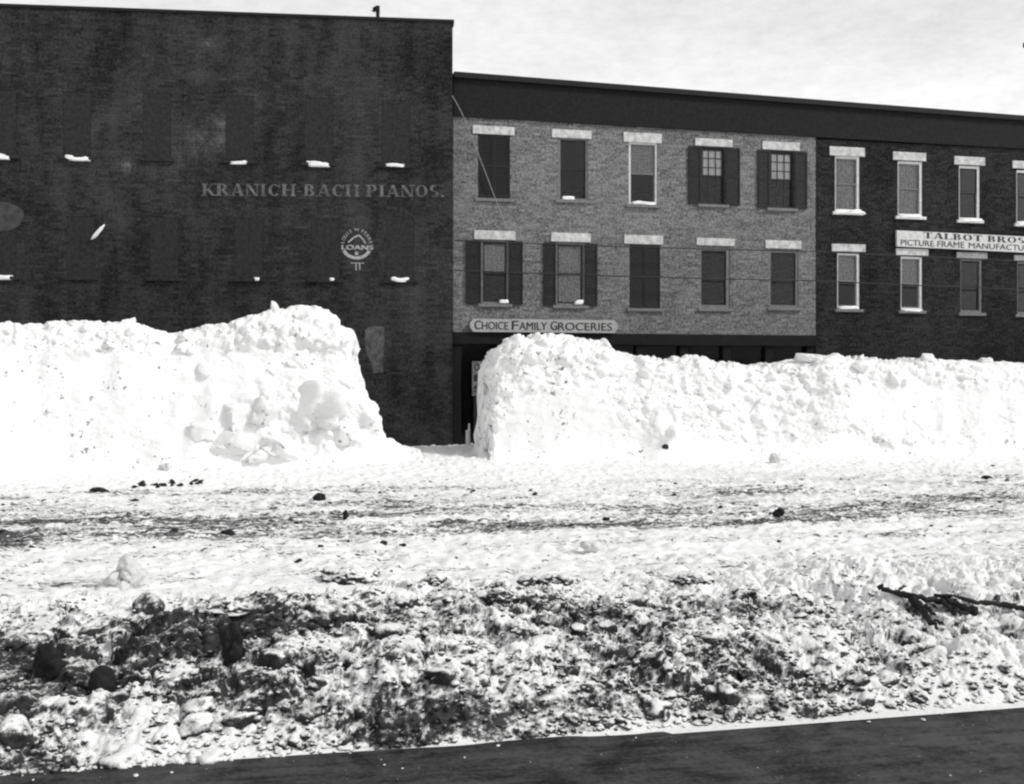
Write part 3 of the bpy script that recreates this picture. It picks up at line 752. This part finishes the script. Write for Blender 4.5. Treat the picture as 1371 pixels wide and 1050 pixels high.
def serif_text(txt, parent, m, u0, u1, z0, z1, y, name='lettering', slope=0.0):
    W_ = sum(GL[c][0] for c in txt); k = (u1-u0)/W_; H = z1-z0; mb = MB(); x = u0; lay = 0
    for c in txt:
        w, st = GL[c]
        for q in st:
            lay = (lay+1) % 9; yy = y-.0006*lay
            if q[0] == 's':
                _, a, b, c2, d, tw = q
                dx, dz = (c2-a)*k, (d-b)*H; L = math.hypot(dx, dz)
                hw = tw*.5*(k if abs(dz) > abs(dx)*.4 else H)
                nx, nz = -dz/L*hw, dx/L*hw
                if abs(dz) > abs(dx)*.4: nx, nz = -hw, 0
                P = [(x+a*k+nx, z0+b*H+nz), (x+a*k-nx, z0+b*H-nz), (x+c2*k-nx, z0+d*H-nz), (x+c2*k+nx, z0+d*H+nz)]
                i = len(mb.v); mb.v += [(p[0], yy, p[1]+slope*(p[0]-u0)) for p in P]; mb.f.append([i, i+1, i+2, i+3])
            else:
                _, cx, cz, rx, rz, a0, a1 = q; n = 20; i = len(mb.v)
                for j in range(n+1):
                    an = math.radians(a0+(a1-a0)*j/n)
                    for (ax, az) in ((rx, rz), (max(rx-TK, .02), max(rz-TN, .02))):
                        X = x+(cx+ax*math.cos(an))*k; mb.v.append((X, yy, z0+(cz+az*math.sin(an))*H+slope*(X-u0)))
                for j in range(n): mb.f.append([i+2*j, i+2*j+2, i+2*j+3, i+2*j+1])
        x += w*k
    return mb.build(name, m, parent)

# ---- tall dark building at left
WL = Wall(math.atan(.105), 0.0, 26.857)
M['tall'] = brick('dark_painted_brick', .006, .060, .024, .8, 1.0, gam=1.25, smudge=[(*WL.at(300, 172), .62, 1.3, .42, .12), (*WL.at(171, 221), 1.2, .17, .15, .22), (*WL.at(200, 150), .3, .7, .3, .04), (*WL.at(283, 58), .2, .16, .12, .16), (*WL.at(460, 320), 0, 1.2, .8, .03)])
tall = place(WL, 'tall_building', 'tall dark windowed building with painted piano advertisement, left of the light brick shop', 'building')
uR, zR = WL.at(606, 31); uL = WL.at(-330, 20)[0]
rowA = [(-97, 207, 0), (3, 209, 1), (103, 211, 2), (210, 213, 0), (321, 216, 3), (427, 219, 4), (530, 222, 5)]
rowB = [(-97, 369, 0), (3, 371, 6), (108, 372, 0), (220, 373, 0), (333, 374, 7), (436, 375, 8), (536, 376, 9)]
SN = {1: (-12, 15, 207, 215), 2: (86, 121, 209, 217), 3: (307, 334, 216, 221), 4: (410, 443, 216, 225), 5: (516, 543, 219, 225), 6: (-10, 18, 368, 376), 7: (340, 348, 371, 377), 8: (441, 448, 372, 377), 9: (523, 548, 372, 379)}
ops = [(x-19, x+19, y-88, y-1) for x, y, _ in rowA]+[(x-19, x+19, y-82, y-1) for x, y, _ in rowB]
holes = [opening(WL, o) for o in ops]
shell(tall, uL, uR, -.1, zR, holes, M['tall'], name='wall')
for o, (x, y, sn) in zip(ops, rowA+rowB):
    window(tall, WL, o, None, 'tallshut', closed='tallshut', sillm='tallshut', snow=SN.get(sn), seed=20+sn)
MB().box(uL, uR-.002, .002, 8.99, zR-.02, zR-.004).build('roof', M['roof'], tall)
mb = MB(); mb.box(uL-.05, uR+.04, -.04, .35, zR, zR+.08)
mb.build('coping', M['coping'], tall, bevel=.008)
u, z = WL.at(505.5, 24); mb = MB()
r = 2.6*26/F
mb.tube([(u, .25, z), (u, .25, z+.22), (u, .25, z+.30)], r, 10); mb.tube([(u, .25, z+.2), (u, .25, z+.385)], r*1.1, 10)
mb.tube([(u+r*.9, .251, z+.33), (u-.04, .251, z+.33), (u-.10, .251, z+.29), (u-.115, .251, z+.25)], [r*1.05, r*1.25, r*1.2, r*1.15], 10)
mb.build('stovepipe', M['coping'], tall, smooth=False)
# painted advertisement and loan emblem
a = WL.at(270, 254); b = WL.at(596, 263)
serif_text('KRANICH-BACH PIANOS.', tall, M['faded'], a[0], b[0], WL.at(270, 262)[1], WL.at(270, 246)[1], -.003, slope=(WL.at(596, 264)[1]-WL.at(270, 262)[1])/(b[0]-a[0]))
ce = WL.at(477.5, 328); k = 26.6/F
em = MB()
def E(x, y): return (ce[0]+x*k, ce[1]-y*k)
def blob(cx, cy, w, h, rot, lay=0):
    i = len(em.v); c_, s_ = math.cos(rot), math.sin(rot)
    for (p, q) in ((-w, -h), (w, -h), (w, h), (-w, h)):
        X, Z = E(cx+p*c_-q*s_, cy+p*s_+q*c_); em.v.append((X, -.003-.0004*lay, Z))
    em.f.append([i, i+1, i+2, i+3])
# lower crescent, inner gable, stem and dot
n = 24; i0 = len(em.v)
for j in range(n+1):
    an = math.radians(22+136*j/n)
    for rr in (20.5, 15.8):
        X, Z = E(rr*math.cos(an)*.98, 2+rr*math.sin(an)*.85); em.v.append((X, -.003, Z))
for j in range(n): em.f.append([i0+2*j, i0+2*j+2, i0+2*j+3, i0+2*j+1])
for (x0, y0, x1, y1) in ((-11, -3, -3.5, -10), (-3.5, -10, 3, -13), (3, -13, 8, -8), (8, -8, 12, -2)):
    blob((x0+x1)/2, (y0+y1)/2, math.hypot(x1-x0, y1-y0)/2, 1.0, math.atan2(y1-y0, x1-x0), 1)
blob(0, 11.5, 2.1, 2.3, 0, 2); blob(1, 24.3, 9, .5, 0, 2); blob(-.8, 29.5, .8, 4.5, 0, 2); blob(4, 29, .8, 4.2, 0, 2)
em.build('emblem', M['emblem'], tall)
fit_text('LOANS', tall, M['emblem'], E(-20, 0)[0], E(21, 0)[0], E(0, 6.6)[1], E(0, .6)[1], -.0045, bold=.02)
arcw = 'LOUIS W FERRE'
me_all = MB()
for i, ch in enumerate(arcw):
    if ch == ' ': continue
    an = math.radians(198+(342-198)*i/(len(arcw)-1))
    cx_, cy_ = 19.5*math.cos(an), 4+26*math.sin(an)*.93
    cu = bpy.data.curves.new('t', 'FONT'); cu.body = ch; cu.size = 1
    to = bpy.data.objects.new('t', cu); C.objects.link(to); bpy.context.view_layer.update()
    me = bpy.data.meshes.new_from_object(to.evaluated_get(bpy.context.evaluated_depsgraph_get())); bpy.data.objects.remove(to)
    base = len(me_all.v); co = np.array([v.co[:] for v in me.vertices]); mid = (co.min(0)+co.max(0))/2
    rot = an+math.pi/2; sc = 6.6
    for v in co:
        p, q = (v[0]-mid[0])*sc, -(v[1]-mid[1])*sc
        X, Z = E(cx_+p*math.cos(rot)-q*math.sin(rot), cy_+p*math.sin(rot)+q*math.cos(rot)); me_all.v.append((X, -.0045, Z))
    for p in me.polygons: me_all.f.append([base+q for q in p.vertices])
    bpy.data.meshes.remove(me)
me_all.build('lettering', M['emblem'], tall)
# torn poster, faded roundel
pp = [WL.at(x, y) for x, y in ((489, 441), (499, 436), (514, 438), (515, 458), (512, 484), (513, 498), (500, 500), (497, 486), (491, 474), (488, 456))]
MB().prism(pp[::-1], -.006, -.001).build('torn_poster', M['poster'], tall)
cc = WL.at(2, 290); pp = [(cc[0]+.52*math.cos(a_)*(1+.05*math.sin(3*a_)), cc[1]+.36*math.sin(a_)) for a_ in np.linspace(0, 6.283, 40)[:-1]]
MB().prism(pp, -.004, -.001).build('faded_roundel', M['ghost'], tall)
# tilted snow on a hanging shutter bar, scraps of snow at the edge
u0, u1, z0, z1 = WL.rect(122, 139, 303, 322, -.05)
bar = MB(); bar.tube([(u0, -.055, z0), (u1, -.055, z1)], .02, 6); bo = bar.build('shutter_bar', M['tallshut'], tall)
v, f = lump_verts(3, (math.hypot(u1-u0, z1-z0)/2, .05, .05), 77, .2, 0); v = v @ rotm(0, 0, -math.atan2(z1-z0, u1-u0)).T
so = link('bar_snow', np_mesh('bar_snow', v, f), M['sillsnow'], bo); so.location = ((u0+u1)/2, -.06, (z0+z1)/2+.01)

# ---- light brick shop
WR = Wall(PHI, 0.0, 27.3)
shop = place(WR, 'brick_shop', 'light painted brick shop with ten stone-lintelled windows, between the tall and dark houses', 'building')
sL = WR.at(606.6, 300)[0]; sR = WR.at(1092, 300)[0]
zt = WR.at(610, 155)[1]; zb = WR.at(850, 447)[1]; ztR = WR.at(1092, 185)[1]
upw = [((640, 683, 180, 266), (633, 689, 169, 180)), ((747, 787, 185, 268), (739, 792, 174, 185)), ((842, 880, 191, 274), (835, 886, 178, 191)), ((938, 971, 197, 274), (931, 981, 186, 196)), ((1030, 1063, 202, 279), (1021, 1071, 190, 201))]
low = [((644, 681, 322, 407), (635, 690, 309, 321)), ((744, 783, 325, 409), (738, 791, 312, 324)), ((843, 884, 328, 413), (836, 888, 315, 327)), ((938, 977, 331, 413), (933, 984, 319, 329)), ((1031, 1069, 335, 412), (1025, 1073, 322, 333))]
holes = [opening(WR, o) for o, l in upw+low]
shell(shop, sL, sR-.002, zb, zt, holes, M['tan'])
kw = dict(sillm='greypaint')
window(shop, WR, *upw[0], closed='shutter', frame='shutter', seed=1, **kw)
window(shop, WR, *upw[1], frame='greypaint', seed=2, snow=(752, 769, 263, 269), lw=.07, **kw)
window(shop, WR, *upw[2], frame='white', seed=3, curtain=('lace', 'half'), snow=(845, 878, 270, 275), **kw)
window(shop, WR, *upw[3], frame='darkpaint', shut=(922, 991), curtain=('lacebright', .05), muntin=True, seed=4, **kw)
window(shop, WR, *upw[4], frame='darkpaint', shut=(1015, 1081), curtain=('lacebright', .05), muntin=True, seed=5, **kw)
window(shop, WR, *low[0], frame='greypaint', shut=(624, 700), curtain=('lace', 'half'), seed=6, snow=(668, 681, 401, 407), **kw)
window(shop, WR, *low[1], frame='greypaint', shut=(728, 800), curtain=('lace', 'full'), seed=7, snow=(769, 781, 402, 409), **kw)
window(shop, WR, *low[2], closed='shutter', frame='shutter', seed=8, **kw)
window(shop, WR, *low[3], frame='greypaint', seed=9, fw=.09, lw=.03, **kw)
window(shop, WR, *low[4], frame='greypaint', seed=10, fw=.07, lw=.03, **kw)
# frieze and cornice over both houses
def frieze(parent, W, px0, px1, rt, bt, e0=0, e1=0):
    """rt, bt: pixel heights (at both ends) of the roof edge and of the frieze's lower edge"""
    u0, a0 = W.at(px0, rt[0]); u1, a1 = W.at(px1, rt[1]); b0 = W.at(px0, bt[0])[1]; b1 = W.at(px1, bt[1])[1]
    MB().hexa([(u0+e0, -.06, b0), (u1-e1, -.06, b1), (u1-e1, .2, b1), (u0+e0, .2, b0), (u0+e0, -.06, a0-.14), (u1-e1, -.06, a1-.14), (u1-e1, .2, a1-.14), (u0+e0, .2, a0-.14)]).build('frieze', M['frieze'], parent)
    MB().hexa([(u0+e0, -.16, a0-.138), (u1-e1, -.16, a1-.138), (u1-e1, .3, a1-.138), (u0+e0, .3, a0-.138), (u0+e0, -.165, a0), (u1-e1, -.165, a1), (u1-e1, .3, a1), (u0+e0, .3, a0)]).build('cornice', M['coping'], parent)
    MB().hexa([(u0+e0, .21, b0), (u1-e1, .21, b1), (u1-e1, 9, b1), (u0+e0, 9, b0), (u0+e0, .302, a0-.05), (u1-e1, .302, a1-.05), (u1-e1, 9, a1-.4), (u0+e0, 9, a0-.4)]).build('roof', M['roof'], parent)
frieze(shop, WR, 606.8, 1092, (98, 135.5), (156, 184))
# dark shop front under the brick
mb = MB(); e = .003
mb.box(sL, sR-e, .25, .33, -.1, zb-e)
mb.box(sL, sR-e, -.05, .249, zb-.30, zb-e)
for i in range(9):
    x = sL+(sR-sL-.25)*i/8; mb.box(x, x+.22, .02, .248, -.1, zb-.302)
mb.build('shopfront', M['shop'], shop)
gm = MB()
for i in range(8):
    x0 = sL+(sR-sL-.25)*i/8+.225; x1 = sL+(sR-sL-.25)*(i+1)/8-.005
    gm.box(x0, x1, .16, .165, .8, zb-.31)
gm.build('shop_window', M['dimglass'], shop)

# ---- dark brick house at right
dark = place(WR, 'dark_brick_house', 'dark sooty brick house with white-framed windows at the right end of the row', 'building')
dL = sR; dR = WR.at(1620, 300)[0]
up3 = [((1118, 1151, 209, 284), (1111, 1158, 197, 209)), ((1202, 1235, 216, 290), (1196, 1240, 204, 215)), ((1284, 1312, 222, 295), (1278, 1319, 210, 221)), ((1361, 1390, 228, 300), (1356, 1396, 216, 226)), ((1437, 1464, 233, 304), (1432, 1470, 222, 232))]
lo3 = [((1121, 1151, 338, 414), (1114, 1159, 327, 337)), ((1206, 1235, 343, 416), (1200, 1243, 333, 342)), ((1286, 1315, 346, 419), (1281, 1322, 338, 346)), ((1362, 1390, 350, 421), (1358, 1398, 342, 350)), ((1437, 1464, 354, 424), (1432, 1470, 346, 354))]
holes = [opening(WR, o) for o, l in up3+lo3]
shell(dark, dL, dR, -.1, ztR-.02, holes, M['darkbrick'])
cur = [('lace', 'full'), ('lace', 'full'), None, None, None, ('lace', 'half'), ('lace', 'half'), None, None, None]
fr = ['white', 'white', 'white', 'white', 'white', 'white', 'white', 'greypaint', 'greypaint', 'greypaint']
sn = [(1115, 1157, 281, 288), (1201, 1236, 287, 293), (1284, 1314, 292, 298), (1360, 1394, 298, 304), None, (1123, 1150, 410, 415), (1208, 1235, 414, 418), None, None, None]
for i, (o, l) in enumerate(up3+lo3):
    window(dark, WR, o, l, fr[i], curtain=cur[i], snow=sn[i], seed=30+i, sillm='white' if i < 5 else 'greypaint', fw=.075, lw=.03, lintm='stonedim' if i > 6 else 'stone')
frieze(dark, WR, 1092, 1620, (135.5, 176), (184, 214), e0=.002)

# ---- signs
def sign_root(W, px, py, name, label, y):
    u, z = W.at(px, py); o = empty(name, (W.X0+u*W.c, W.Y0+u*W.n, 0), W.th, label, 'sign')
    return o, u
rt, uo = sign_root(WR, 728, 436, 'shop_sign', 'long pale board with pointed ends reading CHOICE FAMILY GROCERIES', -.1)
a0, a1, b0, b1 = WR.rect(629, 827, 428, 445.5, -.12); a0 -= uo; a1 -= uo; c = .10
brd = [(a0+c, b0), (a1-c, b0), (a1, b0+c*1.1), (a1, b1-c*1.1), (a1-c, b1), (a0+c, b1), (a0, b1-c*1.1), (a0, b0+c*1.1)]
MB().prism(brd, -.14, -.055).build('board', M['boarddim'], rt, bevel=.006)
def P2(px, py, y=-.145): u, z = WR.at(px, py, y); return u-uo, z
for (w0, w1, ch, rest) in ((635, 680, 'C', 'HOICE'), (685, 732, 'F', 'AMILY'), (737, 819, 'G', 'ROCERIES')):
    cw = 8.5
    zb0 = P2(700, 442)[1]; zt0 = P2(700, 430)[1]; zt1 = P2(700, 431.6)[1]
    fit_text(ch, rt, M['ink'], P2(w0, 436)[0], P2(w0+cw, 436)[0], zb0, zt0, -.1425, bold=.015)
    fit_text(rest, rt, M['ink'], P2(w0+cw+1.5, 436)[0], P2(w1, 436)[0], zb0, zt1, -.1425, bold=.012)
rt, uo = sign_root(WR, 1290, 322, 'frame_maker_sign', 'long white two-line board advertising picture frames on dark brick', -.1)
l0 = WR.at(1200.5, 308.5, -.1); l1 = WR.at(1200.5, 330, -.1); r0 = WR.at(1405, 318.5, -.1); r1 = WR.at(1405, 340, -.1)
MB().hexa([(l1[0]-uo, -.11, l1[1]), (r1[0]-uo, -.11, r1[1]), (r1[0]-uo, -.04, r1[1]), (l1[0]-uo, -.04, l1[1]), (l0[0]-uo, -.11, l0[1]), (r0[0]-uo, -.11, r0[1]), (r0[0]-uo, -.04, r0[1]), (l0[0]-uo, -.04, l0[1])]).build('board', M['board'], rt, bevel=.006)
def slanted(txt, serif, x0, x1, yb0, yt0, yb1):
    p = WR.at(x0, yb0, -.115); q = WR.at(x1, yb1, -.115); tp = WR.at(x0, yt0, -.115)[1]; sl = (q[1]-p[1])/(q[0]-p[0])
    if serif: serif_text(txt, rt, M['ink'], p[0]-uo, q[0]-uo, p[1], tp, -.1125, slope=sl)
    else:
        o = fit_text(txt, rt, M['ink'], p[0]-uo, q[0]-uo, p[1], tp, -.1125, bold=.008)
        for v in o.data.vertices: v.co.z += sl*(v.co.x-(p[0]-uo))
slanted('TALBOT BROS.', True, 1236, 1378, 319, 311, 326.5)
slanted('PICTURE', False, 1206, 1250, 328.5, 320.8, 330.4); slanted('FRAME', False, 1255, 1291, 330.6, 322.8, 332.2); slanted('MANUFACTURERS', False, 1297, 1397, 332.5, 325, 337)
# upright lettered board at the shop's corner, hidden in part by the bank
u, z0_ = WR.at(631, 530); u1_, z1_ = WR.at(643, 484)
rt = empty('upright_sign', (WR.X0+u*WR.c, WR.Y0+u*WR.n, 0), WR.th, 'narrow upright pale sign board peeping out beside the cut end of the long bank', 'sign')
MB().box(0, u1_-u, -.16, -.10, z0_, z1_).build('board', M['oldboard'], rt)
for i, ch in enumerate('OIS'):
    zz = z1_-.24-.28*i; fit_text(ch, rt, M['ink'], .03, .17, zz, zz+.17, -.1625, bold=.03)
MB().box(.05, .11, -.099, -.04, -.05, z0_+.3).build('post', M['darkpaint'], rt)
# white hitching post in the gap
p = hit(626.5, 598, lambda s, t: base_h(s, t), 5.5, 25.9); k = p.y/F
mb = MB(); mb.tube([(p.x, p.y, p.z-.05), (p.x, p.y, p.z+22*k)], 3.0*k, 10); mb.tube([(p.x+1.4*k, p.y, p.z+20*k), (p.x+1.6*k, p.y, p.z+31*k)], [1.6*k, .9*k], 8)
hp = mb.build('hitching_post', M['white'], smooth=False); tag(hp, 'short white post standing in the gap between the two snow banks', 'post')
# wires
def wire(name, pts, r, m, sag, label):
    out = []
    for (a, b) in zip(pts, pts[1:]):
        for i in range(24):
            f_ = i/24; q = Vector(a).lerp(Vector(b), f_); q.z -= sag*4*f_*(1-f_); out.append(q)
    out.append(Vector(pts[-1]))
    mb = MB(); mb.tube(out, r, 6); return tag(mb.build(name, M[m], smooth=True), label, 'wire')
def onwall(W, px, py, y): u, z = W.at(px, py, y); return (W.X0+u*W.c-y*W.n, W.Y0+u*W.n+y*W.c, z)
wire('telegraph_wire', [onwall(WR, 608.5, 322, -.3), onwall(WR, 1095, 337, -.3), onwall(WR, 1600, 358, -.3)], .016, 'wire', .03, 'upper dark wire running along the light brick under the lower lintels')
wire('telegraph_wire', [onwall(WR, 608.5, 362, -.3), onwall(WR, 1095, 376, -.3), onwall(WR, 1600, 395, -.3)], .016, 'wire', .03, 'lower dark wire crossing the lower windows of the light brick shop')
wire('stay_wire', [onwall(WL, 605, 128, -.03), onwall(WR, 622, 160, -.16), onwall(WR, 679, 309, -.04)], .011, 'frostwire', -.03, 'frosted slanting wire from the tall building to a lintel of the light brick shop')
# pole whose cross-arm end shows at the right edge
Yp = 20.0; X0 = (1366.5-CX)/F*Yp; zz = HC+(HY-63)/F*Yp
pole = empty('telegraph_pole', (X0+.62, Yp, 0), 0, 'telegraph pole just past the right edge, only its cross-arm tip showing against the sky', 'pole')
mb = MB(); mb.tube([(0, 0, 0), (0, 0, zz+.5)], [.13, .09], 12); mb.build('shaft', M['wood'], pole, smooth=True)
MB().box(-.62, .62, -.16, -.08, zz-.045, zz+.045).build('crossarm', M['wood'], pole, bevel=.006)
for x in (-.55, -.3, .3, .55): MB().tube([(x, -.12, zz+.046), (x, -.12, zz+.09), (x, -.12, zz+.13)], [.02, .035, .02], 8).build('insulator', M['coping'], pole)

# ------------------------------------------------------------------ light
sun_dir = Vector((.78, -.33, .71)).normalized()
el = math.asin(sun_dir.z)
L = bpy.data.lights.new('sun', 'SUN'); L.energy = 1.5; L.angle = math.radians(10); L.color = (1, .99, .97)
so = bpy.data.objects.new('sun', L); C.objects.link(so); so.rotation_euler = (-sun_dir).to_track_quat('-Z', 'Y').to_euler()
w = bpy.data.worlds.new('World'); S.world = w; w.use_nodes = True; t = w.node_tree; t.nodes.clear()
out = t.nodes.new('ShaderNodeOutputWorld'); bg = t.nodes.new('ShaderNodeBackground'); sky = t.nodes.new('ShaderNodeTexSky')
sky.sky_type = 'NISHITA'; sky.sun_disc = False; sky.sun_elevation = el; sky.sun_rotation = math.atan2(sun_dir.x, sun_dir.y); sky.air_density = 1.5; sky.dust_density = 4
bw = t.nodes.new('ShaderNodeRGBToBW'); t.links.new(sky.outputs[0], bw.inputs[0])
tc = t.nodes.new('ShaderNodeTexCoord'); mp = t.nodes.new('ShaderNodeMapping'); mp.inputs['Scale'].default_value = (1, 1, 2.6); t.links.new(tc.outputs['Generated'], mp.inputs[0])
nz = t.nodes.new('ShaderNodeTexNoise'); nz.inputs['Scale'].default_value = 5; nz.inputs['Detail'].default_value = 6; nz.inputs['Roughness'].default_value = .6; t.links.new(mp.outputs[0], nz.inputs['Vector'])
sp = t.nodes.new('ShaderNodeSeparateXYZ'); t.links.new(tc.outputs['Generated'], sp.inputs[0])
def wm(op, a, b=0.0):
    n = t.nodes.new('ShaderNodeMath'); n.operation = op
    for i, v in enumerate((a, b)):
        if hasattr(v, 'is_output'): t.links.new(v, n.inputs[i])
        else: n.inputs[i].default_value = v
    return n.outputs[0]
cl = t.nodes.new('ShaderNodeMapRange'); t.links.new(nz.outputs[0], cl.inputs[0])
for i, v in enumerate((.3, .7, .90, 1.10)): cl.inputs[i+1].default_value = v
gr = t.nodes.new('ShaderNodeMapRange'); t.links.new(sp.outputs[2], gr.inputs[0])   # overcast: paler low down
for i, v in enumerate((.20, .75, 1.0, .45)): gr.inputs[i+1].default_value = v
SKY_K = 4.6
nf = t.nodes.new('ShaderNodeTexNoise'); nf.inputs['Scale'].default_value = 46; nf.inputs['Detail'].default_value = 5; nf.inputs['Roughness'].default_value = .75; t.links.new(mp.outputs[0], nf.inputs['Vector'])
ff = t.nodes.new('ShaderNodeMapRange'); t.links.new(nf.outputs[0], ff.inputs[0])
for i, v in enumerate((.3, .7, .93, 1.07)): ff.inputs[i+1].default_value = v
col = wm('MULTIPLY', wm('MULTIPLY', wm('ADD', wm('MULTIPLY', bw.outputs[0], .25), SKY_K), wm('MULTIPLY', cl.outputs[0], ff.outputs[0])), gr.outputs[0])
t.links.new(col, bg.inputs[0]); bg.inputs[1].default_value = .12; t.links.new(bg.outputs[0], out.inputs[0])
# ------------------------------------------------------------------ camera
cam = bpy.data.cameras.new('camera'); co = bpy.data.objects.new('camera', cam); C.objects.link(co); S.camera = co
co.location = (0, 0, HC); co.rotation_euler = (math.pi/2, 0, 0)
cam.sensor_width = 36; cam.lens = F/1371*36; cam.shift_y = (HY-525)/1371; cam.clip_end = 3000; cam.clip_start = .05
S.cycles.filter_width = 2.3
S.view_settings.view_transform = 'Standard'; S.view_settings.look = 'None'; S.view_settings.gamma = 1; S.view_settings.use_curve_mapping = False
S.view_settings.exposure = 0.6
